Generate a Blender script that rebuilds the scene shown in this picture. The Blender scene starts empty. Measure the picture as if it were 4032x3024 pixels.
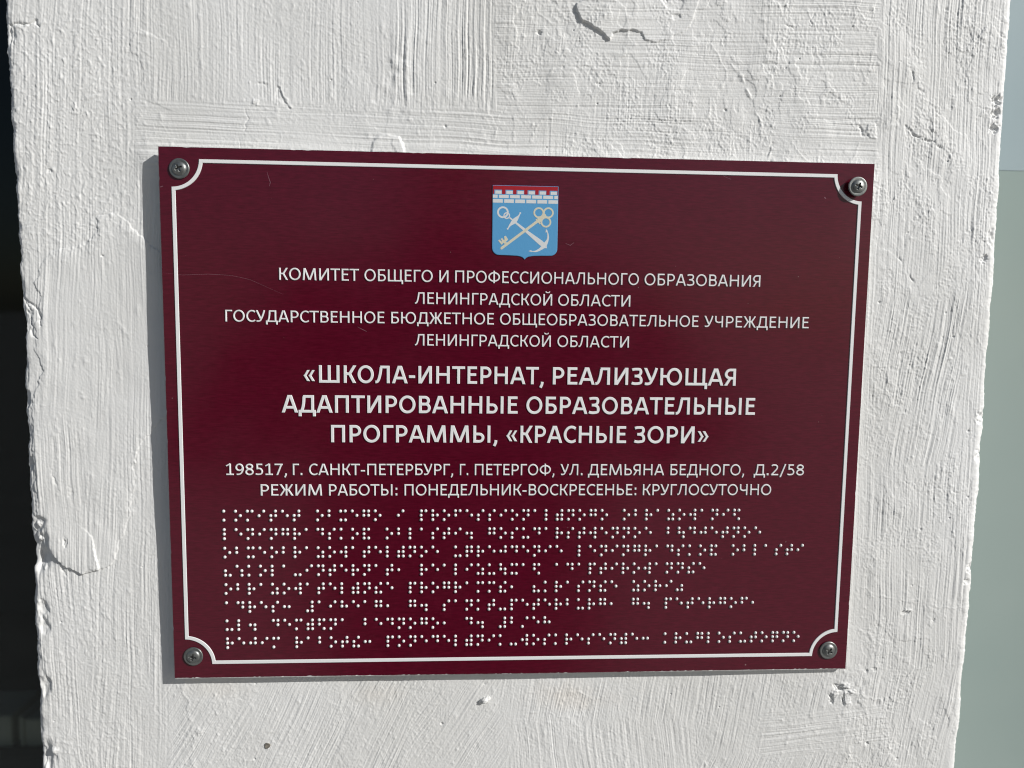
import bpy, bmesh, math, random
import numpy as np
from mathutils import Vector, Matrix

random.seed(7)
SC = bpy.context.scene
COL = SC.collection
ZC = 1.33            # height of the plaque's centre above the ground

# ------------------------------------------------------------------ camera
# plaque frame: u right, v up, w out of the wall (plaque front at w = 0)
F_PX = 3000.0        # focal length in pixels of a 4032 px wide picture
R_CAM = np.array([[0.9983423909687604, 0.012845556365672675, 0.05610224662555779],
                  [0.007316530119122435, -0.9951921564542233, 0.09766800970127718],
                  [0.057087115724956346, -0.09709564054914684, -0.9936365018479123]])
T_CAM = np.array([0.005862929162827534, 0.022558850614509265, 0.4389843764449103])
C_CAM = -R_CAM.T @ T_CAM

def W(u, v, w=0.0):
    return Vector((u, -w, v + ZC))

cam_d = bpy.data.cameras.new('camera')
cam = bpy.data.objects.new('camera', cam_d)
COL.objects.link(cam)
SC.camera = cam
right, up, fwd = R_CAM[0], -R_CAM[1], R_CAM[2]
def toW(d):
    return Vector((d[0], -d[2], d[1]))
mw = Matrix.Identity(4)
for k, vec in enumerate((toW(right), toW(up), -toW(fwd))):
    for r in range(3):
        mw[r][k] = vec[r]
mw.translation = W(C_CAM[0], C_CAM[1], C_CAM[2])
cam.matrix_world = mw
cam_d.sensor_width = 36.0
cam_d.lens = 36.0 * F_PX / 4032.0
cam_d.clip_start = 0.01
cam_d.clip_end = 500.0
cam_d.dof.use_dof = True
cam_d.dof.focus_distance = 0.44
cam_d.dof.aperture_fstop = 7.0

# ------------------------------------------------------------------ light
SUN_DIR = Vector((1.60, -1.0, 1.09)).normalized()     # towards the sun
wd = bpy.data.worlds.new('World')
SC.world = wd
wd.use_nodes = True
nt = wd.node_tree
bg = nt.nodes['Background']
sky = nt.nodes.new('ShaderNodeTexSky')
sky.sky_type = 'NISHITA'
sky.sun_disc = False
sky.sun_elevation = math.asin(SUN_DIR.z)
sky.sun_rotation = math.atan2(SUN_DIR.x, SUN_DIR.y)
nt.links.new(sky.outputs[0], bg.inputs[0])
bg.inputs[1].default_value = 0.05
sun_d = bpy.data.lights.new('sun', 'SUN')
sun_d.energy = 4.0
sun_d.angle = math.radians(0.5)
sun_d.color = (1.0, 0.98, 0.945)
sun = bpy.data.objects.new('sun', sun_d)
COL.objects.link(sun)
sun.rotation_euler = SUN_DIR.to_track_quat('Z', 'Y').to_euler()
sun.location = (3, -3, 5)

SC.view_settings.view_transform = 'Standard'
SC.view_settings.look = 'None'
SC.view_settings.exposure = 0.0
SC.view_settings.gamma = 1.0
SC.cycles.pixel_filter_type = 'BLACKMAN_HARRIS'
SC.cycles.filter_width = 1.15
SC.view_settings.use_curve_mapping = False

# ------------------------------------------------------------------ helpers
def material(name, color, rough=0.6, spec=0.5, metal=0.0):
    m = bpy.data.materials.new(name)
    m.use_nodes = True
    b = m.node_tree.nodes['Principled BSDF']
    b.inputs['Base Color'].default_value = (*color, 1)
    b.inputs['Roughness'].default_value = rough
    b.inputs['Specular IOR Level'].default_value = spec
    b.inputs['Metallic'].default_value = metal
    return m

def noise_tint(m, c0, c1, scale, lo=0.3, hi=0.7, stretch=(1, 1, 1), detail=4):
    t = m.node_tree
    b = t.nodes['Principled BSDF']
    tc = t.nodes.new('ShaderNodeTexCoord')
    mp = t.nodes.new('ShaderNodeMapping')
    mp.inputs['Scale'].default_value = stretch
    n = t.nodes.new('ShaderNodeTexNoise')
    n.inputs['Scale'].default_value = scale
    n.inputs['Detail'].default_value = detail
    cr = t.nodes.new('ShaderNodeValToRGB')
    cr.color_ramp.elements[0].position = lo
    cr.color_ramp.elements[0].color = (*c0, 1)
    cr.color_ramp.elements[1].position = hi
    cr.color_ramp.elements[1].color = (*c1, 1)
    t.links.new(tc.outputs['Object'], mp.inputs[0])
    t.links.new(mp.outputs[0], n.inputs['Vector'])
    t.links.new(n.outputs['Fac'], cr.inputs[0])
    t.links.new(cr.outputs[0], b.inputs['Base Color'])
    return cr

def noise_bump(m, scale, dist, strength=1.0, stretch=(1, 1, 1), detail=3):
    t = m.node_tree
    b = t.nodes['Principled BSDF']
    tc = t.nodes.new('ShaderNodeTexCoord')
    mp = t.nodes.new('ShaderNodeMapping')
    mp.inputs['Scale'].default_value = stretch
    n = t.nodes.new('ShaderNodeTexNoise')
    n.inputs['Scale'].default_value = scale
    n.inputs['Detail'].default_value = detail
    bp = t.nodes.new('ShaderNodeBump')
    bp.inputs['Distance'].default_value = dist
    bp.inputs['Strength'].default_value = strength
    t.links.new(tc.outputs['Object'], mp.inputs[0])
    t.links.new(mp.outputs[0], n.inputs['Vector'])
    t.links.new(n.outputs['Fac'], bp.inputs['Height'])
    if b.inputs['Normal'].is_linked:
        prev = b.inputs['Normal'].links[0].from_socket
        t.links.new(prev, bp.inputs['Normal'])
    t.links.new(bp.outputs[0], b.inputs['Normal'])

def mesh_obj(name, bm_or_me, mat, parent=None, smooth=False):
    if isinstance(bm_or_me, bmesh.types.BMesh):
        me = bpy.data.meshes.new(name)
        bm_or_me.to_mesh(me)
        bm_or_me.free()
    else:
        me = bm_or_me
    if smooth:
        me.polygons.foreach_set('use_smooth', np.ones(len(me.polygons), dtype=bool))
    me.materials.append(mat)
    o = bpy.data.objects.new(name, me)
    COL.objects.link(o)
    if parent is not None:
        o.parent = parent
        o.matrix_parent_inverse = Matrix.Identity(4)
    return o

def tag(o, label=None, category=None, group=None, kind=None):
    for k, v in (('label', label), ('category', category), ('group', group), ('kind', kind)):
        if v:
            o[k] = v

def empty(name, loc):
    o = bpy.data.objects.new(name, None)
    o.empty_display_size = 0.05
    o.location = loc
    COL.objects.link(o)
    return o

def bm_box(bm, x0, x1, y0, y1, z0, z1):
    vs = [bm.verts.new(p) for p in ((x0, y0, z0), (x1, y0, z0), (x1, y1, z0), (x0, y1, z0),
                                    (x0, y0, z1), (x1, y0, z1), (x1, y1, z1), (x0, y1, z1))]
    for f in ((0, 3, 2, 1), (4, 5, 6, 7), (0, 1, 5, 4), (1, 2, 6, 5), (2, 3, 7, 6), (3, 0, 4, 7)):
        bm.faces.new([vs[i] for i in f])
    return vs

def wallpt(px, py, w=-0.006):
    """point (u, v) of the wall plane seen at a spot of the 2212 px wide overview"""
    d = R_CAM.T @ np.array([(px * 1.8228 - 2016) / F_PX, (py * 1.8228 - 1512) / F_PX, 1.0])
    k = (w - C_CAM[2]) / d[2]
    p = C_CAM + k * d
    return p[0], p[1]

# ------------------------------------------------------------------ noise (numpy)
def pn(x, y, seed):
    rs = np.random.RandomState(seed)
    ang = rs.rand(256, 256).astype(np.float32) * 6.2831853
    gx, gy = np.cos(ang), np.sin(ang)
    x = np.asarray(x, dtype=np.float32)
    y = np.asarray(y, dtype=np.float32)
    x, y = np.broadcast_arrays(x, y)
    fx, fy = np.floor(x), np.floor(y)
    xi, yi = fx.astype(np.int32) & 255, fy.astype(np.int32) & 255
    x1, y1 = (xi + 1) & 255, (yi + 1) & 255
    dx, dy = x - fx, y - fy
    sx = dx * dx * dx * (dx * (dx * 6 - 15) + 10)
    sy = dy * dy * dy * (dy * (dy * 6 - 15) + 10)
    a = gx[xi, yi] * dx + gy[xi, yi] * dy
    b = gx[x1, yi] * (dx - 1) + gy[x1, yi] * dy
    c = gx[xi, y1] * dx + gy[xi, y1] * (dy - 1)
    d = gx[x1, y1] * (dx - 1) + gy[x1, y1] * (dy - 1)
    a += sx * (b - a)
    c += sx * (d - c)
    return (a + sy * (c - a)) * 1.5

def fbm(x, y, seed, octv=3):
    s, amp = 0, 1.0
    for k in range(octv):
        s = s + amp * pn(x * 2 ** k, y * 2 ** k, seed + 17 * k)
        amp *= 0.5
    return s

def sst(a, b, x):
    t = np.clip((x - a) / (b - a), 0, 1)
    return t * t * (3 - 2 * t)

# ------------------------------------------------------------------ setting: ground
m_ground = material('paving_concrete', (0.2, 0.195, 0.185), 0.85, 0.3)
noise_tint(m_ground, (0.31, 0.302, 0.287), (0.39, 0.38, 0.36), 3.0)
bm = bmesh.new()
vs = [bm.verts.new(p) for p in ((-120, -120, 0), (120, -120, 0), (120, 120, 0), (-120, 120, 0))]
bm.faces.new(vs)
ground = mesh_obj('ground', bm, m_ground)
tag(ground, 'pale concrete paving at the foot of the white pillar', 'ground', kind='structure')

# ------------------------------------------------------------------ the pillar
XL, XR = -0.2820, 0.2793
YW = 0.006                  # wall plane (plaque front at y = 0)
RC = 0.0045                 # rounded arris
DEPTH = 0.36
STEP = 0.00034

def graded(start, step, end, grow):
    out, p, s = [], start, step
    sign = 1 if end > start else -1
    while True:
        s *= grow
        p += sign * s
        if (end - p) * sign <= s * 0.6:
            out.append(end)
            return out
        out.append(p)

# columns: arc-length coordinate U, position, normal
cols = []
front = np.arange(XL + RC, XR - RC + STEP * 0.5, STEP)
front[-1] = XR - RC
nc = 16
for q in reversed(graded(0.0, 0.0006, DEPTH, 1.13)):
    cols.append((XL - q + 0.002, XL, YW + RC + q, -1.0, 0.0))
for i in range(nc):
    a = math.pi + (math.pi / 2) * i / nc
    cols.append((XL + RC - (1 - i / nc) * RC * math.pi / 2, XL + RC + RC * math.cos(a), YW + RC + RC * math.sin(a),
                 math.cos(a), math.sin(a)))
for x in front:
    cols.append((x, x, YW, 0.0, -1.0))
for i in range(1, nc + 1):
    a = 1.5 * math.pi + (math.pi / 2) * i / nc
    cols.append((XR - RC + (i / nc) * RC * math.pi / 2, XR - RC + RC * math.cos(a), YW + RC + RC * math.sin(a),
                 math.cos(a), math.sin(a)))
for q in graded(0.0, 0.0006, DEPTH, 1.13):
    cols.append((XR + q - 0.002, XR, YW + RC + q, 1.0, 0.0))
cols = np.array(cols, dtype=np.float64)
V0, V1 = -0.245, 0.268
rows = [v for v in np.arange(V0, V1, STEP)]
rows = list(reversed(graded(V0, STEP, -ZC, 1.09))) + rows + graded(rows[-1], STEP, 3.1 - ZC, 1.09)
rows = np.array(rows)
NCOL, NROW = len(cols), len(rows)
U = cols[None, :, 0].astype(np.float32)
V = rows[:, None].astype(np.float32)
U, V = [np.ascontiguousarray(a) for a in np.broadcast_arrays(U, V)]

wx = pn(U / .045, V / .045, 1)
wy = pn(U / .045, V / .045, 2)
fx_ = fbm(U / .012, V / .012, 3, 2)
fy_ = fbm(U / .012, V / .012, 4, 2)
Uw = U + .004 * wx + .0016 * fx_
Vw = V + .004 * wy + .0016 * fy_

def strokes(deg, lam, L, seed, warp=0.0006):
    """heights of brush marks running along the direction deg (0 = upright, + leans right), unit amplitude"""
    t = math.radians(deg)
    lam = lam * .50
    uu, vv = U + warp * wx, V + warp * wy
    ac = uu * math.cos(t) - vv * math.sin(t)
    al = uu * math.sin(t) + vv * math.cos(t)
    ac = ac + 0.0009 * pn(al / .035, ac / .02, seed + 5)
    h = .9 * pn(ac / (lam * 2.2), al / (L * 1.3), seed + 6) + 1.0 * pn(ac / lam, al / L, seed) \
        + .75 * pn(ac / (lam * .58), al / (L * .6), seed + 1) + .3 * pn(ac / (lam * .5), al / (L * .1), seed + 2)
    return 2.9 * h * (0.8 + 0.7 * pn(ac / .02, al / .05, seed + 3))

def rect(px0, py0, px1, py1, soft=.0012, warp=1.0, softb=None):
    a = wallpt(px0, py0)
    b = wallpt(px1, py1)
    u0, u1, v1, v0 = a[0], b[0], a[1], b[1]
    uu = U + warp * (Uw - U)
    vv = V + warp * (Vw - V)
    sb = softb or soft
    return sst(u0 - soft, u0 + soft, uu) * (1 - sst(u1 - soft, u1 + soft, uu)) * \
        sst(v0 - sb, v0 + sb, vv) * (1 - sst(v1 - sb, v1 + sb, vv))

MM = 0.001
H = 0.055 * strokes(1.5, .0023, .07, 11)
def over(mask, h, edge=0.0):
    global H
    H = H * (1 - mask) + h * mask
    if edge:
        H = H + edge * 4 * mask * (1 - mask)
BIG = 4000
over(rect(-900, -BIG, 335, 3200, .004), .055 * strokes(4.0, .0026, .08, 21))
over(rect(-900, 900, 360, 5200, .012), .062 * strokes(-1.2, .0021, .06, 25))
over(rect(290, -BIG, 900, 228, .003), .048 * strokes(0.5, .0021, .10, 31), .03)
over(rect(840, -BIG, 1107, 214, .0012, .4, .005), .11 * strokes(0, .0017, .13, 41) + .03, .05)
over(rect(1885, -BIG, 2700, 5200, .0022), .058 * strokes(-1.0, .0017, .07, 51), .02)
over(rect(1900, 640, 2060, 1000, .007), .085 * strokes(7.5, .0022, .06, 55))
over(rect(1109, -BIG, 1885, 360, .0012), .06 * strokes(89, .0017, .11, 61), .02)
over(rect(287, 216, 1890, 420, .0026, 1.2), .06 * strokes(91.5, .0019, .13, 71), .015)
over(rect(350, 1462, 1110, 1750, .006), .05 * strokes(32, .0021, .05, 81))
over(rect(560, 1500, 900, 1900, .006), .055 * strokes(24, .0018, .05, 83))
over(rect(1090, 1462, 1900, 5200, .006), .05 * strokes(9, .0022, .06, 91))
over(rect(1640, 1530, 1905, 1640, .004), .06 * strokes(84, .0021, .06, 95))
over(rect(1500, 1625, 1900, 2000, .004), .055 * strokes(20, .0021, .05, 97))
over(rect(1110, 1560, 1500, 2000, .006), .05 * strokes(-8, .0023, .06, 99))

# soft lumps left by the trowel below the paint, grit, old paint contours
und = fbm(U / .085, V / .11, 101, 2)
H = H + 0.35 * und + 0.10 * fbm(U / .016, V / .022, 103, 2)
gm = sst(.02, .5, fbm(U / .05, V / .06, 105, 2) + .15)
g1 = pn(Uw / .0022, Vw / .0024, 107)
H = H + .22 * gm * np.maximum(g1 - .15, 0) + .03 * pn(U / .0011, V / .0013, 109)
m_leftgrit = rect(-300, 0, 300, 560, .02)
m_leftlow = rect(60, 1230, 330, 2200, .02)
g2 = pn(Uw / .0031, Vw / .0034, 111)
g3 = pn(Uw / .0016, Vw / .0019, 113)
H = H + (m_leftgrit + .6 * m_leftlow) * (.45 * np.maximum(g2 - .18, 0) + .36 * np.maximum(g3 - .2, 0))

flk = 1.55 * np.clip(rect(1109, -BIG, 2700, 560, .01) + .8 * rect(1880, 560, 2700, 3000, .01)
              + .45 * rect(700, 60, 1200, 420, .01) + .3 * rect(60, 940, 420, 1700, .01)
              + .35 * rect(350, 1470, 1900, 3000, .01), 0, 1)
jag = pn(U / .0045, V / .0052, 147) + .6 * pn(U / .0021, V / .0023, 148) + .4 * pn(U / .0011, V / .0012, 149)
n1 = fbm(Uw / .034, Vw / .046, 121, 3) + .10 * jag
n2 = fbm(Uw / .019, Vw / .026, 131, 3) + .12 * jag
lift = sst(-.25, .35, fbm(U / .04, V / .05, 125, 2))       # an edge fades in and out along its length
lift2 = sst(-.15, .4, fbm(U / .025, V / .03, 126, 2))
for thr, hh in ((-.22, .13), (.2, .16)):
    H = H + flk * lift * hh * sst(thr - .03, thr + .03, n1)
for thr, hh in ((-.35, .10), (.15, .12), (.5, -.14)):
    H = H + flk * lift2 * hh * sst(thr - .035, thr + .035, n2)
rid = np.exp(-((pn(Uw / .022, Vw / .034, 141) + .05 * jag) / .045) ** 2) * sst(.12, .35, pn(U / .02, V / .02, 143))
H = H + .11 * flk * rid
peb = flk * sst(.05, .35, fbm(U / .022, V / .03, 127, 3))
H = H + peb * (.17 * np.maximum(pn(U / .0014, V / .0016, 145), -.15) + .07 * pn(U / .0026, V / .0030, 146))
cross = flk * sst(-.1, .3, fbm(U / .05, V / .05, 128, 2))
H = H + cross * .022 * strokes(2, .0019, .035, 133)
H = H + .045 * pn(U / .0008, V / .0011, 150) + .05 * pn(U / .0015, V / .0019, 152) * (.6 + .8 * sst(-.3, .4, pn(U / .02, V / .03, 154)))

def window(u0, u1, v0, v1, pad):
    j0, j1 = np.searchsorted(cols[:, 0], (u0 - pad, u1 + pad))
    i0, i1 = np.searchsorted(rows, (v0 - pad, v1 + pad))
    return slice(i0, i1), slice(j0, j1)

def poly_sd(poly, uu, vv):
    """signed distance, positive inside"""
    d = np.full(uu.shape, 1e9, dtype=np.float32)
    ins = np.zeros(uu.shape, dtype=bool)
    n = len(poly)
    for k in range(n):
        x0, y0 = poly[k]
        x1, y1 = poly[(k + 1) % n]
        ex, ey = x1 - x0, y1 - y0
        t = np.clip(((uu - x0) * ex + (vv - y0) * ey) / (ex * ex + ey * ey + 1e-12), 0, 1)
        d = np.minimum(d, (uu - x0 - t * ex) ** 2 + (vv - y0 - t * ey) ** 2)
        c = ((y0 > vv) != (y1 > vv)) & (uu < (x1 - x0) * (vv - y0) / (y1 - y0 + 1e-12) + x0)
        ins ^= c
    return np.where(ins, 1, -1) * np.sqrt(d)

def plate(pix, height, jitter=.0009, edge=.0004, taper=None):
    poly = [wallpt(*p) for p in pix]
    us, vs_ = [p[0] for p in poly], [p[1] for p in poly]
    s = window(min(us), max(us), min(vs_), max(vs_), .004)
    sd = poly_sd(poly, U[s], V[s]) + jitter * (.7 * fx_[s] + 1.0 * pn(U[s] / .005, V[s] / .005, 153) + .6 * pn(U[s] / .002, V[s] / .002, 151))
    m = sst(-edge, edge, sd)
    if taper is not None:
        m = m * taper(U[s], V[s])
    H[s] += height * m

def polyline(pix, height, width, jitter=.0005, whole=False):
    """a ridge (height > 0) or crack (height < 0) along a drawn line"""
    pts = [wallpt(*p) for p in pix]
    us, vs_ = [p[0] for p in pts], [p[1] for p in pts]
    s = window(min(us), max(us), min(vs_), max(vs_), .006)
    uu = U[s] + jitter * fx_[s] + .0016 * pn(U[s] / .0055, V[s] / .0055, 161) + .0008 * pn(U[s] / .0022, V[s] / .0022, 163)
    vv = V[s] + jitter * fy_[s] + .0016 * pn(U[s] / .0055, V[s] / .0055, 162) + .0008 * pn(U[s] / .0022, V[s] / .0022, 164)
    d = np.full(uu.shape, 1e9, dtype=np.float32)
    for (x0, y0), (x1, y1) in zip(pts, pts[1:]):
        ex, ey = x1 - x0, y1 - y0
        t = np.clip(((uu - x0) * ex + (vv - y0) * ey) / (ex * ex + ey * ey + 1e-12), 0, 1)
        d = np.minimum(d, (uu - x0 - t * ex) ** 2 + (vv - y0 - t * ey) ** 2)
    H[s] += height * np.exp(-d / width ** 2) * np.maximum(.75 if whole else 0.0, sst(-.45, .25, pn(U[s] / .006, V[s] / .006, 165)))

def stamp(u, v, ru, rv, h, power=2.0, rag=.3, seed=171):
    s = window(u - ru * 2, u + ru * 2, v - rv * 2, v + rv * 2, .0005)
    if H[s].size == 0:
        return
    d = np.sqrt(((U[s] - u) / ru) ** 2 + ((V[s] - v) / rv) ** 2)
    d = d + rag * pn(U[s] / (ru * .8), V[s] / (rv * .8), seed)
    H[s] += h * np.exp(-np.abs(d) ** power)

# the raised sheet of old plaster left of the plaque
PL2 = [(105, 540), (187, 533), (200, 505), (210, 467), (237, 457), (270, 483), (303, 507), (340, 540), (370, 700),
       (370, 890), (312, 940), (290, 986), (287, 1036), (282, 1090), (272, 1140), (255, 1183), (250, 1209), (215, 1230),
       (180, 1239), (157, 1229), (133, 1219), (110, 1199), (90, 1183), (83, 1139), (72, 1020), (65, 880), (90, 786),
       (72, 753), (77, 700), (85, 680), (85, 640), (75, 610), (82, 585), (95, 555)]
s2 = window(wallpt(60, 500)[0], wallpt(340, 500)[0], wallpt(200, 1250)[1], wallpt(200, 450)[1], .004)
sd2 = poly_sd([wallpt(*p) for p in PL2], U[s2], V[s2]) + .001 * fx_[s2] + .0014 * pn(U[s2] / .006, V[s2] / .006, 183) + .0007 * pn(U[s2] / .002, V[s2] / .002, 184)
m2 = sst(-.0004, .0004, sd2)
H[s2] += m2 * (.62 + .38 * sst(-.4, .35, pn(U[s2] / .018, V[s2] / .018, 185))) * (.5 + .25 * sst(.0, .004, sd2) - .4 * sst(.002, .02, sd2) * .5)
inner = sst(.002, .008, sd2) * (1 - sst(-.06, -.02, -V[s2] - .02) * .6)
H[s2] = H[s2] * (1 - .35 * inner) + .35 * inner * (.4 + .05 * strokes(-5, .0024, .07, 181)[s2])
# lower edge of it, lifted off the wall
plate([(83, 1110), (72, 1060), (120, 1090), (200, 1160), (215, 1230), (180, 1239), (157, 1229), (133, 1219), (110, 1199),
       (90, 1183)], .95, .0006, .0003, lambda u, v: sst(wallpt(0, 1120)[1], wallpt(0, 1205)[1], v))

# big flat lump of plaster at the top
def tap(u, v):
    a, b = wallpt(1310, 40)[0], wallpt(1440, 40)[0]
    return 1 - .75 * sst(a, b, u)
plate([(1300, -60), (1278, -30), (1262, 0), (1245, 8), (1243, 15), (1246, 30), (1256, 46), (1278, 59), (1304, 76),
       (1317, 88), (1321, 72), (1341, 69), (1366, 66), (1385, 70), (1391, 88), (1410, 92), (1440, 88), (1490, 60),
       (1520, -30), (1480, -70), (1400, -90)], 1.4, .0006, .00045, tap)
plate([(1337, 22), (1332, 55), (1345, 66), (1352, 50), (1350, 24)], -.22, .0004)
plate([(1352, 8), (1350, 36), (1364, 38), (1370, 12), (1362, 2)], -.2, .0004)
plate([(1430, 0), (1440, 20), (1468, 26), (1476, 8), (1468, -10)], -.5, .0005, .0007)
plate([(1450, 34), (1456, 44), (1470, 40), (1468, 30)], -.5, .0005, .0006)
# dome above the plaque's upper edge
plate([(803, 330), (806, 306), (818, 293), (838, 290), (862, 296), (870, 310), (872, 330)], .75, .0004, .0009)
plate([(848, 300), (862, 296), (870, 310), (872, 330), (856, 330), (846, 312)], .3, .0003, .0008)
# patch that tore the paint
for q in range(120):
    p = wallpt(random.gauss(858, 26), random.uniform(120, 262))
    stamp(p[0], p[1], random.uniform(.0008, .0022), random.uniform(.0008, .003), random.uniform(-.22, .25), 2, .4, 200 + q)
# flakes and lifted edges
plate([(278, 92), (283, 113), (297, 120), (310, 150), (312, 213), (420, 260), (360, 90), (300, 60)], .22, .0006, .0004,
      lambda u, v: 1 - sst(wallpt(320, 0)[0], wallpt(390, 0)[0], u))
polyline([(20, 52), (33, 51), (48, 52), (62, 53), (69, 48), (84, 52)], -1.1, .0006, .0003, True)
polyline([(84, 52), (112, 51), (160, 43), (232, 68)], .14, .0007)
polyline([(24, 62), (52, 67)], .2, .0007)
polyline([(258, 250), (256, 300), (262, 340), (260, 390)], .18, .0007)
polyline([(330, 170), (372, 175), (420, 160), (436, 98), (520, 105), (515, 60), (490, 25)], .13, .0007)
polyline([(535, 215), (530, 270), (519, 315)], -.25, .0005)
polyline([(98, 105), (96, 170), (101, 240)], .1, .0009)
for pp in ([(555, 180), (570, 178), (582, 195)], [(598, 195), (606, 212), (622, 228)]):
    polyline(pp, -.45, .0010, .001)
    polyline([(a + 5, b - 3) for a, b in pp], .35, .0010, .001)
polyline([(1848, 1258), (1868, 1270), (1885, 1286), (1928, 1291), (1985, 1298), (2025, 1309), (2076, 1310)], .22, .0006)
polyline([(1828, 1490), (1880, 1505), (1920, 1518)], .2, .0007)
polyline([(1951, 278), (1972, 292), (1995, 303), (2028, 317), (2051, 330)], -.55, .0007)
plate([(1951, 281), (1995, 306), (2028, 320), (2051, 333), (2045, 440), (1960, 420)], -.25, .0008, .0005,
      lambda u, v: sst(wallpt(0, 400)[1], wallpt(0, 330)[1], v))
polyline([(1966, 150), (1968, 190), (1990, 202)], -.5, .0008)
polyline([(2046, 22), (2058, 30), (2056, 60)], -.4, .0007)
polyline([(1845, 270), (1862, 285), (1866, 295)], -.6, .0009)
plate([(1866, 285), (1872, 272), (1888, 268), (1888, 300), (1876, 300)], .5, .0004, .0005)
polyline([(1700, 60), (1748, 55), (1758, 8)], -.35, .0005)
polyline([(1580, 140), (1600, 170), (1620, 210)], .25, .0008)
polyline([(1594, 125), (1598, 170), (1622, 215), (1640, 260), (1650, 300)], .28, .0009)
polyline([(1937, 560), (1960, 590), (1968, 610)], -.45, .0009)
polyline([(1650, 350), (1665, 325), (1676, 318), (1684, 335), (1695, 348)], .35, .0008)
polyline([(1665, 360), (1655, 335), (1672, 312), (1690, 330)], -.3, .0006)
polyline([(1950, 1040), (1990, 1048), (2040, 1058), (2075, 1062)], -.2, .0006)
polyline([(1250, 1496), (1270, 1500), (1282, 1510)], .15, .0008)
polyline([(1310, 1575), (1335, 1590), (1322, 1610), (1345, 1640)], .14, .0008)
polyline([(1335, 1472), (1340, 1500), (1334, 1560)], .14, .0008)
polyline([(395, 1478), (405, 1530), (415, 1570), (420, 1655)], .2, .0010)
polyline([(250, 700), (262, 712), (275, 722)], .18, .0012)
polyline([(147, 1050), (154, 1065), (150, 1075)], -.35, .0007)
polyline([(108, 1010), (114, 1035), (124, 1060)], -.35, .0006)
polyline([(131, 1230), (148, 1244), (146, 1249)], -.35, .0007)
polyline([(42, 645), (52, 651), (74, 662), (82, 690), (85, 706)], -.9, .0007, .0004, True)
polyline([(48, 653), (62, 664), (62, 690), (64, 713), (72, 722), (77, 730)], -.9, .0006, .0004, True)
polyline([(60, 700), (54, 716), (50, 725)], -.4, .0005)
# broken hollows
for x, y, rx, ry, d in ((1812, 1482, 11, 5, -1.6), (1801, 1477, 7, 3, -1.0), (1818, 1506, 4, 9, -1.6), (1793, 1509, 4, 7, -1.2),
                        (1790, 1500, 4, 5, -.8), (1868, 1446, 3, 4, -.6), (1886, 1442, 7, 5, -.5), (1952, 1320, 8, 5, -.8),
                        (2012, 1337, 3, 4, -.5), (1870, 1603, 4, 4, -.8), (141, 1172, 4, 10, -.8), (1047, 1478, 5, 4, -.3),
                        (1164, 71, 4, 4, -1.0), (1292, 183, 5, 4, -.4), (102, 367, 5, 6, -.5), (160, 230, 4, 7, .4)):
    p = wallpt(x, y)
    stamp(p[0], p[1], rx * .00026, ry * .00026, d, 3, .8, 300 + x)
for x, y, rx, ry, d in ((1824, 1478, 10, 6, 1.1), (1836, 1490, 9, 5, .9), (1800, 1492, 7, 8, .8), (1826, 1512, 8, 8, .7),
                        (1958, 1316, 8, 4, .7), (552, 220, 6, 6, .5), (432, 1579, 9, 8, .45), (340, 1533, 0, 0, 0)):
    if rx:
        p = wallpt(x, y)
        stamp(p[0], p[1], rx * .00026, ry * .00026, d, 3, .7, 400 + x)
for q in range(70):
    p = wallpt(random.gauss(1832, 34), random.gauss(1472, 26))
    stamp(p[0], p[1], random.uniform(.0006, .0018), random.uniform(.0006, .0022), random.uniform(-.25, .35), 2, .4, 500 + q)
for q in range(60):
    p = wallpt(random.gauss(1930, 50), random.gauss(790, 50))
    stamp(p[0], p[1], random.uniform(.0005, .0012), random.uniform(.0005, .0014), random.uniform(-.35, .12), 3, .3, 560 + q)
# loose grit, runs and pinholes
for q in range(1500):
    u, v = random.uniform(XL, XR), random.uniform(V0, V1)
    r = random.uniform(.0005, .0014)
    stamp(u, v, r, r * random.uniform(.9, 1.9), random.uniform(.08, .26), 2, .25, 600 + q % 40)
for q in range(110):
    u, v = random.uniform(XL, XR), random.uniform(V0, V1)
    r = random.uniform(.0004, .0008)
    stamp(u, v, r, r, -random.uniform(.3, .7), 4, .2, 660 + q % 20)

# how far the plaster stands out behind and around the plaque (mm, + is outwards)
ctl = [(-.215, .13, -2.0), (-.208, .05, -1.9), (-.208, -.03, -1.5), (-.207, -.10, -.35), (-.206, -.158, 0.0), (-.10, -.16, 0.0),
       (0, -.16, .05), (.10, -.159, .4), (.165, -.157, 1.5), (.20, -.156, 2.2), (.215, -.1, 2.1), (.215, 0, 2.0), (.215, .1, 2.1),
       (.2, .16, 2.0), (.1, .17, 1.0), (0, .17, .5), (-.12, .17, -.5), (-.27, .2, -.4), (-.27, -.2, 0), (.27, .2, .6), (.27, -.2, .8),
       (0, -.23, .2), (0, .25, .3), (0, 0, 0), (.1, .05, .5), (-.1, .05, -.3)]
num = np.zeros(U.shape, np.float32)
den = np.zeros(U.shape, np.float32)
Uc, Vc = np.clip(U, -.30, .30), np.clip(V, -.26, .28)
for a, b, c in ctl:
    wgt = 1.0 / (((Uc - a) ** 2 + (Vc - b) ** 2) + .0006) ** 1.6
    num += wgt * c
    den += wgt
H = H + num / den
# cut corner of the shadow: a small swelling
p = wallpt(318, 340)
stamp(p[0], p[1], .006, .008, .9, 2, .2, 777)

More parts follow.
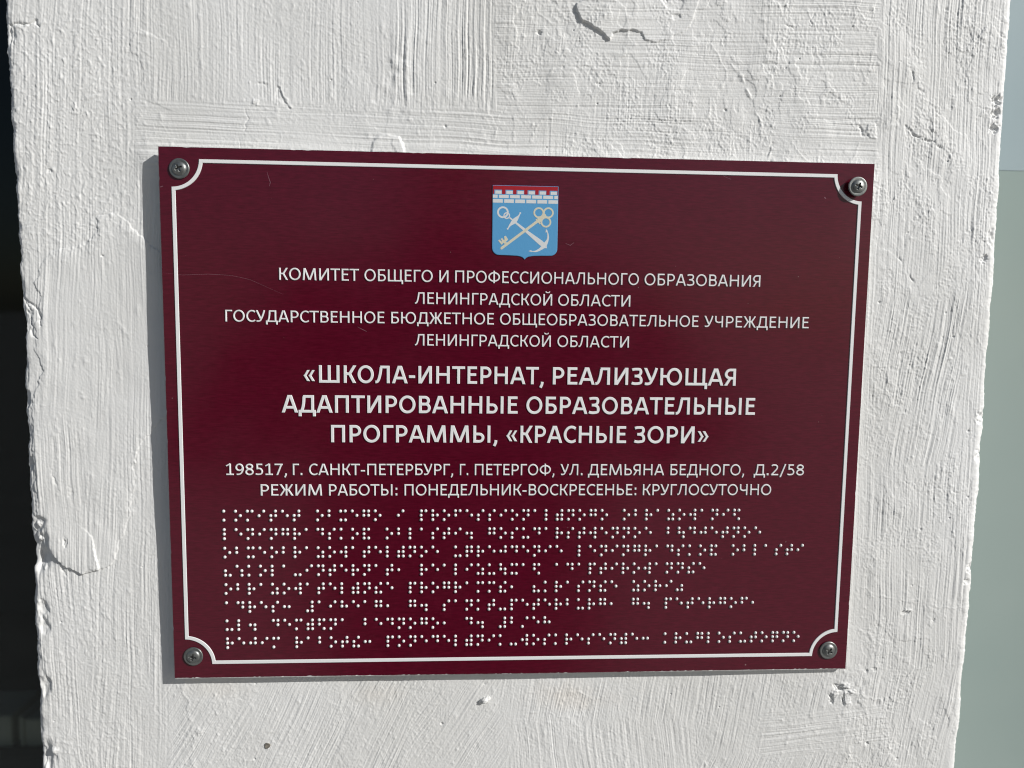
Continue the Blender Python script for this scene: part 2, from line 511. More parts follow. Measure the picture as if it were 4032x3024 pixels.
# worn arrises, eaten away unevenly
dl, dr = U - XL, XR - U
near_l = np.exp(-(np.clip(dl, 0, 1) / .0045) ** 2)
near_r = np.exp(-(np.clip(dr, 0, 1) / .0040) ** 2)
e1 = fbm(U / .010, V / .013, 801, 3)
e2 = fbm(U / .012, V / .020, 811, 3)
wear = 0.5 + .9 * e1 + 1.3 * np.maximum(pn(V / .035, U / .05, 803), 0) ** 1.5
H = H - near_l * np.clip(wear, 0, 4) * 1.0
wear = 0.35 + .7 * e2 + 1.0 * np.maximum(pn(V / .03, U / .05, 813), 0) ** 1.5
H = H - near_r * np.clip(wear, 0, 4) * .9
H = H + (near_l + near_r) * (.16 * pn(U / .002, V / .0028, 821) + .12 * pn(U / .0012, V / .0016, 823))
# lost chips on the left arris
for x, y, ru, rv, d in ((78, 1190, .0070, .0110, -3.2), (86, 1212, .0060, .0060, -1.6), (76, 1136, .0050, .0050, -2.0),
                        (92, 1315, .0030, .0050, -1.6), (95, 1352, .0028, .0050, -1.5), (98, 1480, .0030, .0060, -1.6),
                        (102, 1632, .0042, .0080, -2.2), (50, 860, .0028, .0050, -1.3), (60, 1000, .0028, .0040, -1.4),
                        (22, 75, .0024, .0040, -1.0), (44, 690, .0050, .0080, -.9)):
    p = wallpt(x, y)
    stamp(p[0], p[1], ru, rv, d, 4, .35, 830 + x)
for x, y, ru, rv, d in ((80, 1133, .0016, .0016, 1.5), (84, 1165, .0014, .0014, 1.4), (92, 1224, .0020, .0018, 1.2),
                        (116, 1622, .0022, .0020, 1.2)):
    p = wallpt(x, y)
    stamp(p[0], p[1], ru, rv, d, 3, .35, 840 + x)
for x, y, ru, rv, d in ((2154, 216, .0026, .0026, -2.4), (2151, 245, .0024, .0026, -2.3), (2146, 278, .0024, .0022, -2.2),
                        (2136, 510, .0020, .0040, -1.4), (2120, 560, .0020, .0020, -1.3), (2115, 900, .0020, .0030, -1.6),
                        (2093, 1226, .0022, .0022, -1.4), (2085, 1255, .0016, .0016, -1.2), (2108, 985, .0020, .0030, -1.2)):
    p = wallpt(x, y)
    stamp(p[0], p[1], ru, rv, d, 3, .75, 850 + y)

# the plaster may press against the back of the plaque but not through it
guard = sst(-.203, -.198, U) * sst(-.203, -.198, -U) * sst(-.1527, -.149, V) * sst(-.1527, -.149, -V)
H = np.where(guard > .5, np.minimum(H, 1.95), H)
# the coarse courses outside the close-up carry only the broad relief
fine = sst(V0 - .05, V0 - .005, V) * (1 - sst(V1 + .005, V1 + .05, V))
H = H * (.35 + .65 * fine)

Xp = cols[None, :, 1] + MM * H * cols[None, :, 3]
Yp = cols[None, :, 2] + MM * H * cols[None, :, 4]
Zp = np.broadcast_to(rows[:, None] + ZC, Xp.shape)
co = np.stack([Xp, Yp, Zp], -1).reshape(-1, 3).astype(np.float32)
idx = np.arange(NROW * NCOL, dtype=np.int32).reshape(NROW, NCOL)
quads = np.stack([idx[:-1, :-1], idx[:-1, 1:], idx[1:, 1:], idx[1:, :-1]], -1).reshape(-1, 4)
# back and caps
nb = len(co)
me = bpy.data.meshes.new('pillar')
back = np.stack([idx[:-1, -1], idx[:-1, 0], idx[1:, 0], idx[1:, -1]], -1).reshape(-1, 4)
quads = np.concatenate([quads, back])
nq = len(quads)
caps = [idx[-1, :], idx[0, ::-1]]
me.vertices.add(nb)
me.vertices.foreach_set('co', co.ravel())
me.loops.add(nq * 4 + 2 * NCOL)
me.loops.foreach_set('vertex_index', np.concatenate([quads.ravel(), caps[0], caps[1]]).astype(np.int32))
me.polygons.add(nq + 2)
me.polygons.foreach_set('loop_start', np.concatenate([np.arange(nq) * 4, [nq * 4, nq * 4 + NCOL]]).astype(np.int32))
sm = np.ones(nq + 2, dtype=bool)
sm[-2:] = False
sm[nq - len(back):nq] = False
me.update(calc_edges=True)
me.validate()
me.polygons.foreach_set('use_smooth', sm)

m_paint = material('white_wall_paint', (0.80, 0.80, 0.79), 0.62, 0.35)
noise_tint(m_paint, (0.735, 0.733, 0.715), (0.82, 0.822, 0.815), 14.0, .3, .7, (1, 1, .6), 8)
noise_bump(m_paint, 1500, .00006, .6, (1, 1, .5), 3)
# faint brown stains in the paint
t = m_paint.node_tree
b = t.nodes['Principled BSDF']
src = b.inputs['Base Color'].links[0].from_socket
tc = t.nodes.new('ShaderNodeTexCoord')
for (sx, sy), rad, amt in (((1215, 1500), .024, .28), ((820, 1500), .020, .18), ((1270, 1510), .02, .18), ((470, 1490), .02, .15)):
    pu, pv = wallpt(sx, sy)
    mp = t.nodes.new('ShaderNodeMapping')
    mp.inputs['Location'].default_value = (-pu / rad, -(YW - .186) / rad, -(pv + ZC) / rad * 2.4)
    mp.inputs['Scale'].default_value = (1 / rad, 1 / rad, 2.4 / rad)
    ln = t.nodes.new('ShaderNodeVectorMath')
    ln.operation = 'LENGTH'
    n = t.nodes.new('ShaderNodeTexNoise')
    n.inputs['Scale'].default_value = 90
    ad = t.nodes.new('ShaderNodeMath')
    ad.operation = 'ADD'
    mr = t.nodes.new('ShaderNodeMapRange')
    mr.inputs['From Min'].default_value = 1.6
    mr.inputs['From Max'].default_value = .6
    mr.inputs['To Max'].default_value = amt
    mx = t.nodes.new('ShaderNodeMix')
    mx.data_type = 'RGBA'
    t.links.new(tc.outputs['Object'], mp.inputs[0])
    t.links.new(mp.outputs[0], ln.inputs[0])
    t.links.new(tc.outputs['Object'], n.inputs['Vector'])
    t.links.new(ln.outputs['Value'], ad.inputs[0])
    t.links.new(n.outputs['Fac'], ad.inputs[1])
    t.links.new(ad.outputs[0], mr.inputs['Value'])
    t.links.new(mr.outputs[0], mx.inputs['Factor'])
    t.links.new(src, mx.inputs[6])
    mx.inputs[7].default_value = (.74, .66, .56, 1)
    src = mx.outputs[2]
t.links.new(src, b.inputs['Base Color'])

pillar = mesh_obj('pillar', me, m_paint)
PO = Vector((0, .186, 0))
me.transform(Matrix.Translation(-PO))
pillar.location = PO
tag(pillar, 'thickly white-painted plaster pillar with brush marks, cracks and chipped edges behind the red plaque', 'pillar')

def wall_h(u, v):
    j = int(np.argmin(np.abs(cols[:, 0] - u)))
    i = int(np.argmin(np.abs(rows - v)))
    return -YW + MM * H[i, j]

# crumb of plaster stuck under the plaque, and an old plug in a hole
def crumb(u, v, rx, ry, rz, seed):
    bm = bmesh.new()
    bmesh.ops.create_icosphere(bm, subdivisions=4, radius=1)
    rnd = np.random.RandomState(seed)
    k = rnd.rand(4) * 9
    for vt in bm.verts:
        p = vt.co
        s = 1 + .22 * math.sin(3 * p.x + k[0]) * math.cos(4 * p.y + k[1]) + .10 * math.sin(9 * p.z + k[2]) * math.sin(8 * p.x + k[3])
        vt.co = Vector((p.x * rx * s, p.y * rz * s, p.z * ry * s))
    return bm
cu, cv = wallpt(1047, 1511)
o = mesh_obj('plaster_crumb', crumb(cu, cv, .0030, .0017, .0017, 3), m_paint, pillar, True)
o.location = W(cu, cv, wall_h(cu, cv) + .0006) - PO
o.rotation_euler = (0, math.radians(-24), 0)
m_plug = material('old_filler', (0.22, 0.20, 0.17), .9, .2)
noise_tint(m_plug, (.12, .115, .10), (.30, .27, .23), 700)
pu, pv = wallpt(578, 1610)
bm = bmesh.new()
NS = 28
ring = []
for k in range(NS):
    a = 2 * math.pi * k / NS
    r = .00165 * (1 + .10 * math.sin(3 * a + 1) + .06 * math.sin(7 * a))
    ring.append(bm.verts.new((r * math.cos(a), -.0006, r * math.sin(a))))
ctr = bm.verts.new((0, -.0004, 0))
base = [bm.verts.new((vv_.co.x, .004, vv_.co.z)) for vv_ in ring]
for k in range(NS):
    bm.faces.new((ctr, ring[k], ring[(k + 1) % NS]))
    bm.faces.new((ring[k], base[k], base[(k + 1) % NS], ring[(k + 1) % NS]))
bmesh.ops.recalc_face_normals(bm, faces=bm.faces)
o = mesh_obj('hole_plug', bm, m_plug, pillar)
o.location = W(pu, pv, wall_h(pu, pv) - .0001) - PO

# ------------------------------------------------------------------ dark window to the left
m_dark = material('dark_painted_wall', (.035, .038, .040), .8, .2)
noise_tint(m_dark, (.025, .028, .03), (.05, .05, .048), 3)
m_frame = material('dark_window_frame', (.03, .033, .036), .45, .4)
m_glass = bpy.data.materials.new('window_glass')
m_glass.use_nodes = True
t = m_glass.node_tree
t.nodes.clear()
out = t.nodes.new('ShaderNodeOutputMaterial')
mixs = t.nodes.new('ShaderNodeMixShader')
tr = t.nodes.new('ShaderNodeBsdfTransparent')
tr.inputs[0].default_value = (.62, .68, .68, 1)
gl = t.nodes.new('ShaderNodeBsdfGlossy')
gl.inputs['Roughness'].default_value = .02
fr = t.nodes.new('ShaderNodeFresnel')
fr.inputs['IOR'].default_value = 1.36
t.links.new(fr.outputs[0], mixs.inputs[0])
t.links.new(tr.outputs[0], mixs.inputs[1])
t.links.new(gl.outputs[0], mixs.inputs[2])
t.links.new(mixs.outputs[0], out.inputs[0])

WY = .30                    # depth of the glazing
win = empty('window', (-.75, WY, 0.55))
tag(win, 'dark window pane receding behind the left edge of the white pillar', 'window')
WL = win.location
def wbox(name, x0, x1, y0, y1, z0, z1, mat, parent=win, off=WL, bevel=0.0):
    bm = bmesh.new()
    bm_box(bm, x0 - off.x, x1 - off.x, y0 - off.y, y1 - off.y, z0 - off.z, z1 - off.z)
    if bevel:
        bmesh.ops.bevel(bm, geom=bm.edges[:], offset=bevel, segments=2, affect='EDGES')
    return mesh_obj(name, bm, mat, parent)
wbox('pane', -1.22, XL + .004, WY, WY + .006, .60, 2.6, m_glass)
bm = bmesh.new()
for x0, x1, z0, z1 in ((-1.28, XL + .004, .55, .60), (-1.28, XL + .004, 2.6, 2.66), (-1.28, -1.22, .60, 2.6)):
    bm_box(bm, x0 - WL.x, x1 - WL.x, WY - .03 - WL.y, WY + .04 - WL.y, z0 - WL.z, z1 - WL.z)
mesh_obj('frame', bm, m_frame, win)
# dim lobby behind the glass
room = mesh_obj('lobby', bmesh.new(), m_dark)
bm = bmesh.new()
RX0, RX1, RY0, RY1 = -3.2, XL + .05, WY + .05, 3.0
for a in (((RX0, RY1, 0.01), (RX1, RY1, 0.01), (RX1, RY1, 2.8), (RX0, RY1, 2.8)),
          ((RX0, RY0, 0.01), (RX0, RY1, 0.01), (RX0, RY1, 2.8), (RX0, RY0, 2.8)),
          ((RX1, RY0, 0.01), (RX1, RY1, 0.01), (RX1, RY1, 2.8), (RX1, RY0, 2.8)),
          ((RX0, RY0, 2.8), (RX1, RY0, 2.8), (RX1, RY1, 2.8), (RX0, RY1, 2.8)),
          ((RX0, RY0, 0.01), (RX1, RY0, 0.01), (RX1, RY1, 0.01), (RX0, RY1, 0.01))):
    bm.faces.new([bm.verts.new(p) for p in a])
bm.to_mesh(room.data)
bm.free()
tag(room, 'dark unlit lobby behind the left window', 'interior', kind='structure')

# pale tan blocks on a dark shelf inside
shelf = empty('shelf', (-1.3, 1.15, .01))
tag(shelf, 'dark low shelf with pale boxes, seen dimly through the left window', 'shelf')
m_tan = material('tan_cardboard', (.36, .31, .22), .85, .2)
noise_tint(m_tan, (.60, .55, .43), (.74, .67, .53), 12)
def free_box(name, x0, x1, y0, y1, z0, z1, mat, bevel):
    bm = bmesh.new()
    bm_box(bm, (x0 - x1) / 2, (x1 - x0) / 2, (y0 - y1) / 2, (y1 - y0) / 2, 0, z1 - z0)
    bmesh.ops.bevel(bm, geom=bm.edges[:], offset=bevel, segments=2, affect='EDGES')
    o_ = mesh_obj(name, bm, mat)
    o_.location = ((x0 + x1) / 2, (y0 + y1) / 2, z0)
    return o_
SHL = shelf.location
ZB = ZC - .779
wbox('top_board', -1.75, -.60, .96, 1.30, ZB - .031, ZB - .0005, m_dark, shelf, SHL, .003)
wbox('side_board', -1.75, -1.72, .97, 1.29, .01, ZB - .031, m_dark, shelf, SHL, .003)
wbox('side_board', -.63, -.60, .97, 1.29, .01, ZB - .031, m_dark, shelf, SHL, .003)
for x0, x1, hgt, lab in ((-1.15, -.8955, .061, 'tan box left of the gap, leftmost on the dark shelf behind the window'),
                         (-.8834, -.8727, .058, 'narrow pale box in the middle of the dark shelf behind the window'),
                         (-.8717, -.74, .054, 'tan box on the dark shelf nearest the white pillar')):
    tag(free_box('storage_box', x0, x1, 1.0, 1.10, ZB, ZB + hgt, m_tan, .002), lab, 'box', 'pale boxes on the shelf')

# ------------------------------------------------------------------ pale glazed panel to the right
m_green = material('frosted_green_glass', (.30, .365, .335), .22, .5)
noise_tint(m_green, (.285, .355, .335), (.32, .385, .362), 5, .35, .65, (1, 1, 1), 3)
noise_bump(m_green, 900, .00004, .5)
m_sky_tint = material('frosted_glass_sky_tint', (.36, .44, .47), .22, .5)  # sky's blue reflection put into the upper pane's base colour
noise_tint(m_sky_tint, (.335, .415, .438), (.365, .44, .462), 5, .35, .65, (1, 1, 1), 3)
noise_bump(m_sky_tint, 900, .00004, .5)
PY = .10
pan = empty('door_panel', (.75, PY, 0.02))
tag(pan, 'pale grey-green frosted door leaf beside the right edge of the white pillar', 'door')
PLc = pan.location
ZS = ZC + 0.1676
wbox('lower_pane', XR - .003, 1.20, PY, PY + .02, .02, ZS - .0003, m_green, pan, PLc, .0003)
wbox('upper_pane', XR - .003, 1.20, PY, PY + .02, ZS + .0003, 2.6, m_sky_tint, pan, PLc, .0003)
wbox('joint_strip', XR - .003, 1.20, PY + .0003, PY + .018, ZS - .0003, ZS + .0003, m_green, pan, PLc)

# ------------------------------------------------------------------ the plaque
PWH, PHH = .200, .15067
TH = .004
m_core = material('white_plastic_core', (.82, .82, .81), .5, .4)
m_red = material('maroon_plastic_film', (.088, .0026, .0135), .20, .58)
noise_tint(m_red, (.070, .0019, .0105), (.104, .0036, .0170), 700, .3, .7, (.25, 1, 1.8), 4)
t = m_red.node_tree
b = t.nodes['Principled BSDF']
src = b.inputs['Base Color'].links[0].from_socket
tc = t.nodes.new('ShaderNodeTexCoord')
n = t.nodes.new('ShaderNodeTexNoise')
n.inputs['Scale'].default_value = 420
n.inputs['Detail'].default_value = 1
mr = t.nodes.new('ShaderNodeMapRange')
mr.inputs['From Min'].default_value = .835
mr.inputs['From Max'].default_value = .87
mr.inputs['To Max'].default_value = .6
mx = t.nodes.new('ShaderNodeMix')
mx.data_type = 'RGBA'
mx.inputs[7].default_value = (.42, .34, .33, 1)
t.links.new(tc.outputs['Object'], n.inputs['Vector'])
t.links.new(n.outputs['Fac'], mr.inputs['Value'])
t.links.new(mr.outputs[0], mx.inputs['Factor'])
t.links.new(src, mx.inputs[6])
t.links.new(mx.outputs[2], b.inputs['Base Color'])
n2_ = t.nodes.new('ShaderNodeTexNoise')
n2_.inputs['Scale'].default_value = 22
n2_.inputs['Detail'].default_value = 5
mr2 = t.nodes.new('ShaderNodeMapRange')
mr2.inputs['From Min'].default_value = .3
mr2.inputs['From Max'].default_value = .7
mr2.inputs['To Min'].default_value = .16
mr2.inputs['To Max'].default_value = .27
t.links.new(tc.outputs['Object'], n2_.inputs['Vector'])
t.links.new(n2_.outputs['Fac'], mr2.inputs['Value'])
t.links.new(mr2.outputs[0], b.inputs['Roughness'])
noise_bump(m_red, 1500, .00003, .4, (.35, 1, 1.5), 2)
noise_bump(m_red, 420, .000015, .3, (.12, 1, 4), 2)
m_white = material('raised_white_print', (.85, .86, .86), .45, .4)
noise_bump(m_white, 1600, .00010, .55, (1, 1, 1), 2)
m_bead = material('white_braille_bead', (.84, .84, .83), .28, .5)

plaque = empty('wall_plaque', W(0, -PHH, -TH))
tag(plaque, 'dark red plaque with raised white lettering, braille and blue shield, screwed to the white pillar', 'plaque')
ORG = plaque.location.copy()

def L(u, v, w):
    """plaque coordinates in mm to the plaque's own space"""
    return W(u * MM, v * MM, w * MM) - ORG

def extrude_poly(bm, pts, w0, w1, bevel=0.0):
    """flat outline (u, v in mm) from depth w0 to w1 with an optional sloped shoulder"""
    n = len(pts)
    area = sum(pts[i][0] * pts[(i + 1) % n][1] - pts[(i + 1) % n][0] * pts[i][1] for i in range(n))
    if area < 0:
        pts = pts[::-1]
    lo = [bm.verts.new(L(x, y, w0)) for x, y in pts]
    hi = [bm.verts.new(L(x, y, w1)) for x, y in pts]
    fs = [bm.faces.new(hi)]
    for i in range(n):
        fs.append(bm.faces.new((lo[i], lo[(i + 1) % n], hi[(i + 1) % n], hi[i])))
    return fs[0]

# white core plate
bm = bmesh.new()
f = extrude_poly(bm, [(-200, -150.67), (200, -150.67), (200, 150.67), (-200, 150.67)], -4.0, -.22)
bm.faces.new([bm.verts.new(L(x, y, -4.0)) for x, y in ((-200, -150.67), (-200, 150.67), (200, 150.67), (200, -150.67))])
bmesh.ops.remove_doubles(bm, verts=bm.verts, dist=1e-6)
mesh_obj('core_plate', bm, m_core, plaque)
# red film with a slightly torn lower edge
def edge_line(x0, y0, x1, y1, n, nx, ny, fn):
    return [(x0 + (x1 - x0) * k / n + nx * fn(k / n), y0 + (y1 - y0) * k / n + ny * fn(k / n)) for k in range(n)]
rj = random.Random(5)
def torn(t_):
    base_ = .30 + .13 * math.sin(9 * t_) + rj.uniform(-.05, .06)
    if rj.random() < .10:
        base_ += rj.uniform(.1, .42)
    if .0 < t_ < .02:
        base_ += .15
    return max(.03, base_)
def tiny(t_):
    return max(.01, rj.gauss(.04, .02) + (.25 if rj.random() < .03 else 0))
out_ = edge_line(-199.97, -150.67, 199.97, -150.67, 420, 0, 1, torn) \
    + edge_line(200, -150.5, 200, 150.6, 160, -1, 0, tiny) \
    + edge_line(199.97, 150.67, -199.97, 150.67, 160, 0, -1, tiny) \
    + edge_line(-200, 150.6, -200, -150.5, 160, 1, 0, tiny)
bm = bmesh.new()
extrude_poly(bm, out_, -.22, 0)
face = mesh_obj('red_face', bm, m_red, plaque)

# fine scratches in the film
m_scr = material('scratched_film', (.22, .10, .13), .6, .3)
def scratch(bm, pts, wd_):
    rr = random.Random(int(pts[0][0] * 10))
    lft, rgt = [], []
    for k, (x, y) in enumerate(pts):
        x2, y2 = pts[min(k + 1, len(pts) - 1)]
        x1, y1 = pts[max(k - 1, 0)]
        dx, dy = x2 - x1, y2 - y1
        l_ = math.hypot(dx, dy) or 1
        w_ = wd_ * math.sin(math.pi * (k + .4) / (len(pts) - .2)) * rr.uniform(.7, 1.2)
        lft.append((x - dy / l_ * w_, y + dx / l_ * w_))
        rgt.append((x + dy / l_ * w_, y - dx / l_ * w_))
    vs_ = [[bm.verts.new(L(a[0], a[1], .004)), bm.verts.new(L(b_[0], b_[1], .004))] for a, b_ in zip(lft, rgt)]
    for k in range(len(vs_) - 1):
        bm.faces.new((vs_[k][0], vs_[k + 1][0], vs_[k + 1][1], vs_[k][1]))
def face_pt(px, py):
    p_ = wallpt(px, py, 0.0)
    return p_[0] * 1000, p_[1] * 1000
for pts, wd_ in (([(577, 372), (580, 383), (584, 394), (582, 402)], .16), ([(342, 588), (395, 594), (450, 592), (500, 595), (540, 604), (612, 636)], .07),
                 ([(772, 706), (784, 712), (792, 716)], .14), ([(1222, 526), (1232, 530), (1240, 524)], .12),
                 ([(1781, 426), (1784, 429)], .4), ([(346, 404), (352, 402)], .3), ([(1562, 380), (1580, 388), (1575, 384)], .1)):
    bm = bmesh.new()
    scratch(bm, [face_pt(*p_) for p_ in pts], wd_)
    mesh_obj('scratch', bm, m_scr, face)

# ---- white border line
def border_outline(off):
    x, y0, y1 = 193.4 - off, -142.0 + off, 144.35 - off
    r = 15.0 + off                     # arc about the outer corner of the frame
    cx, cyb, cyt = 193.4, -142.0, 144.35
    s = math.sqrt(max(r * r - off * off, 0))
    a0 = math.asin(off / r)
    pts = []
    def arc(px, py, st, en, n=20):
        for k in range(n + 1):
            a = st + (en - st) * k / n
            pts.append((px + r * math.cos(a), py + r * math.sin(a)))
    h = math.pi / 2
    arc(-cx, cyb, h - a0, 0 + a0)              # lower left, from left side to the bottom
    arc(cx, cyb, math.pi - a0, h + a0)
    arc(cx, cyt, 3 * h - a0, math.pi + a0)
    arc(-cx, cyt, 2 * math.pi - a0, 3 * h + a0)
    return pts
bm = bmesh.new()
po, pi_ = border_outline(0.0), border_outline(2.0)
n = len(po)
BV, BH = .14, .42
ring = []
for off, w_ in ((0, 0.0), (BV * .3, BH * .75), (BV, BH), (2.0 - BV, BH), (2.0 - BV * .3, BH * .75), (2.0, 0.0)):
    ring.append([bm.verts.new(L(x, y, w_)) for x, y in border_outline(off)])
for a, b_ in zip(ring, ring[1:]):
    for k in range(n):
        bm.faces.new((a[k], a[(k + 1) % n], b_[(k + 1) % n], b_[k]))
bmesh.ops.recalc_face_normals(bm, faces=bm.faces)
mesh_obj('border_line', bm, m_white, plaque)

# ---- raised lettering: a humanist sans drawn stroke by stroke (cap height = 1)
def smooth_path(pts, n_=8):
    out2 = []
    for k in range(len(pts) - 1):
        p0, p1, p2, p3 = pts[max(k - 1, 0)], pts[k], pts[k + 1], pts[min(k + 2, len(pts) - 1)]
        for q in range(n_):
            s_ = q / n_
            out2.append(tuple(.5 * (2 * p1[i] + (p2[i] - p0[i]) * s_ + (2 * p0[i] - 5 * p1[i] + 4 * p2[i] - p3[i]) * s_ ** 2
                                    + (3 * p1[i] - p0[i] - 3 * p2[i] + p3[i]) * s_ ** 3) for i in range(len(p1))))
    out2.append(pts[-1])
    return out2

def glyph(ch, s):
    """outlines of the strokes of a character, its width and side bearings"""
    h = s / 2
    t = h * .92
    G = []
    def V_(x, y0=0.0, y1=1.0, k=1.0):
        G.append([(x - h * k, y0), (x + h * k, y0), (x + h * k, y1), (x - h * k, y1)])
    def Hb(x0, x1, y, k=1.0):
        G.append([(x0, y - t * k), (x1, y - t * k), (x1, y + t * k), (x0, y + t * k)])
    def D(x0, y0, x1, y1, k=1.0):
        e = h * k * math.hypot(x1 - x0, y1 - y0) / abs(y1 - y0)
        e = min(e, h * 1.7)
        G.append([(x0 - e, y0), (x0 + e, y0), (x1 + e, y1), (x1 - e, y1)])
    def Pth(pts, k=1.0, sm_=True):
        p = smooth_path(pts, 6) if sm_ else pts
        lf, rt = [], []
        for i in range(len(p)):
            a_, c_ = p[max(i - 1, 0)], p[min(i + 1, len(p) - 1)]
            dx, dy = c_[0] - a_[0], c_[1] - a_[1]
            l_ = math.hypot(dx, dy) or 1
            w_ = h * k * (abs(dy) / l_ + .92 * abs(dx) / l_)/max(abs(dy) / l_ + abs(dx) / l_, 1e-6)
            lf.append((p[i][0] - dy / l_ * w_, p[i][1] + dx / l_ * w_))
            rt.append((p[i][0] + dy / l_ * w_, p[i][1] - dx / l_ * w_))
        G.append(rt + lf[::-1])
    def arc(cx, cy, rx, ry, a0, a1, n_=18):
        Pth([(cx + rx * math.cos(math.radians(a0 + (a1 - a0) * i / n_)), cy + ry * math.sin(math.radians(a0 + (a1 - a0) * i / n_)))
             for i in range(n_ + 1)], 1.0, False)
    def ring_(cx, cy, rx, ry):
        arc(cx, cy, rx, ry, 84, 276)
        arc(cx, cy, rx, ry, -96, 96)
    def bowl(x0, xr, yt, yb, side=1):
        """round belly from the stem at x0 out to xr"""
        my, ry = (yt + yb) / 2, (yt - yb) / 2
        rx = min(abs(xr - x0) * .62, ry * 1.05)
        xc = xr - side * rx
        pts = [(x0, yt)]
        pts += [(xc + side * rx * math.cos(math.radians(90 - 180 * i / 14)), my + ry * math.sin(math.radians(90 - 180 * i / 14)))
                for i in range(15)]
        pts += [(x0, yb)]
        Pth(pts, 1.0, False)
    ST, RD, DI = .125, .065, .012
    if ch == 'А':
        w, l, r = .92, DI, DI
        D(.085, 0, w / 2 - .035, 1); D(w - .085, 0, w / 2 + .035, 1); Hb(.22, w - .22, .30)
    elif ch == 'Б':
        w, l, r = .66, ST, .05
        V_(h); Hb(h, .60, 1 - t); bowl(h, w - h, .60 - t, t)
    elif ch == 'В':
        w, l, r = .69, ST, .06
        V_(h); bowl(h, w - h - .05, 1 - t, .52); bowl(h, w - h, .53, t)
    elif ch == 'Г':
        w, l, r = .57, ST, .02
        V_(h); Hb(h, w, 1 - t)
    elif ch == 'Д':
        w, l, r = .98, .02, .02
        Hb(0, w, t); V_(h, -.21, t); V_(w - h, -.21, t); V_(.80, t, 1); Hb(.27, .80 + h, 1 - t)
        Pth([(.16, t), (.25, .3), (.30, .6), (.32, 1 - t)])
    elif ch == 'Е':
        w, l, r = .58, ST, .06
        V_(h); Hb(h, w - .015, 1 - t); Hb(h, w - .06, .53); Hb(h, w, t)
    elif ch == 'Ж':
        w, l, r = 1.14, .02, .02
        V_(w / 2); D(.09, 0, .42, .53); D(.11, 1, .42, .50); D(w - .09, 0, w - .42, .53); D(w - .11, 1, w - .42, .50); Hb(.36, w - .36, .515)
    elif ch == 'З':
        w, l, r = .66, .05, .06
        Pth([(.04, .88), (.15, 1 - t - .01), (.31, 1 - t), (.49, .90), (.545, .75), (.48, .60), (.34, .53), (.18, .525)])
        Pth([(.18, .525), (.38, .51), (.53, .43), (w - h, .28), (.53, .13), (.30, t), (.13, t + .01), (.02, .13)])
    elif ch in 'ИЙ':
        w, l, r = .80, ST, ST
        V_(h); V_(w - h); D(h * 1.25, .0, w - h * 1.25, 1)
        if ch == 'Й':
            Pth([(.22, 1.24), (.27, 1.15), (.40, 1.115), (.53, 1.15), (.58, 1.24)], .72)
    elif ch == 'К':
        w, l, r = .73, ST, .01
        V_(h); Hb(h, .37, .525); D(.64, 1, .33, .50); D(w - h - .02, 0, .33, .55)
    elif ch == 'Л':
        w, l, r = .84, .02, ST
        V_(w - h); Hb(.29, w - h, 1 - t); Pth([(.0, .075), (.10, .085), (.20, .22), (.29, .55), (.345, 1 - t)])
    elif ch == 'М':
        w, l, r = 1.12, .10, .10
        D(h, 0, .145, 1); D(w - h, 0, w - .145, 1); D(.17, 1, w / 2 - .015, .03); D(w - .17, 1, w / 2 + .015, .03)
    elif ch == 'Н':
        w, l, r = .80, ST, ST
        V_(h); V_(w - h); Hb(h, w - h, .525)
    elif ch == 'О':
        w, l, r = .95, RD, RD
        ring_(w / 2, .5, w / 2 - h, .515 - t)
    elif ch == 'П':
        w, l, r = .79, ST, ST
        V_(h); V_(w - h); Hb(h, w - h, 1 - t)
    elif ch == 'Р':
        w, l, r = .66, ST, .05
        V_(h); bowl(h, w - h, 1 - t, .42)
    elif ch == 'С':
        w, l, r = .75, RD, .03
        arc(.47, .5, .47 - h, .515 - t, 52, 308, 22)
        Pth([(.47 + (.47 - h) * .616, .5 + (.515 - t) * .788), (.735, .845)], 1, False)
        Pth([(.47 + (.47 - h) * .616, .5 - (.515 - t) * .788), (.735, .155)], 1, False)
    elif ch == 'Т':
        w, l, r = .77, .015, .015
        V_(w / 2); Hb(0, w, 1 - t)
    elif ch == 'У':
        w, l, r = .81, .005, .01
        D(.085, 1, .41, .27); Pth([(w - .085, 1), (.60, .60), (.46, .28), (.36, .12), (.22, .07), (.06, .085)])
    elif ch == 'Ф':
        w, l, r = 1.04, RD, RD
        V_(w / 2, -.02, 1.03); ring_(w / 2, .505, w / 2 - h, .415 - t)
    elif ch == 'Ч':
        w, l, r = .71, .11, ST
        V_(w - h); Pth([(h, 1), (h, .72), (h + .03, .54), (.24, .445), (.42, .435), (w - h, .49)])
    elif ch == 'Ш':
        w, l, r = 1.19, ST, ST
        V_(h); V_(w / 2); V_(w - h); Hb(h, w - h, t)
    elif ch == 'Щ':
        w, l, r = 1.29, ST, .01
        V_(h); V_(.58); V_(1.16 - h); Hb(h, w, t); V_(w - h, -.21, t)
    elif ch == 'Ы':
        w, l, r = .99, ST, ST
        V_(h); bowl(h, .65 - h, .585 - t, t); V_(w - h)
    elif ch == 'Ь':
        w, l, r = .66, ST, .05
        V_(h); bowl(h, w - h, .60 - t, t)
    elif ch == 'Ю':
        w, l, r = 1.27, ST, RD
        V_(h); Hb(h, .40, .52); ring_(.82, .5, .45 - h, .515 - t)
    elif ch == 'Я':
        w, l, r = .69, .02, ST
        V_(w - h); bowl(w - h, h + .025, 1 - t, .44, -1); D(.095, 0, .37, .47)
    elif ch == '1':
        w, l, r = .62, .09, .08
        V_(.34); Pth([(.02, .80), (.20, .90), (.34, .985)], .9, False); Hb(.02, w, t)
    elif ch == '2':
        w, l, r = .64, .07, .08
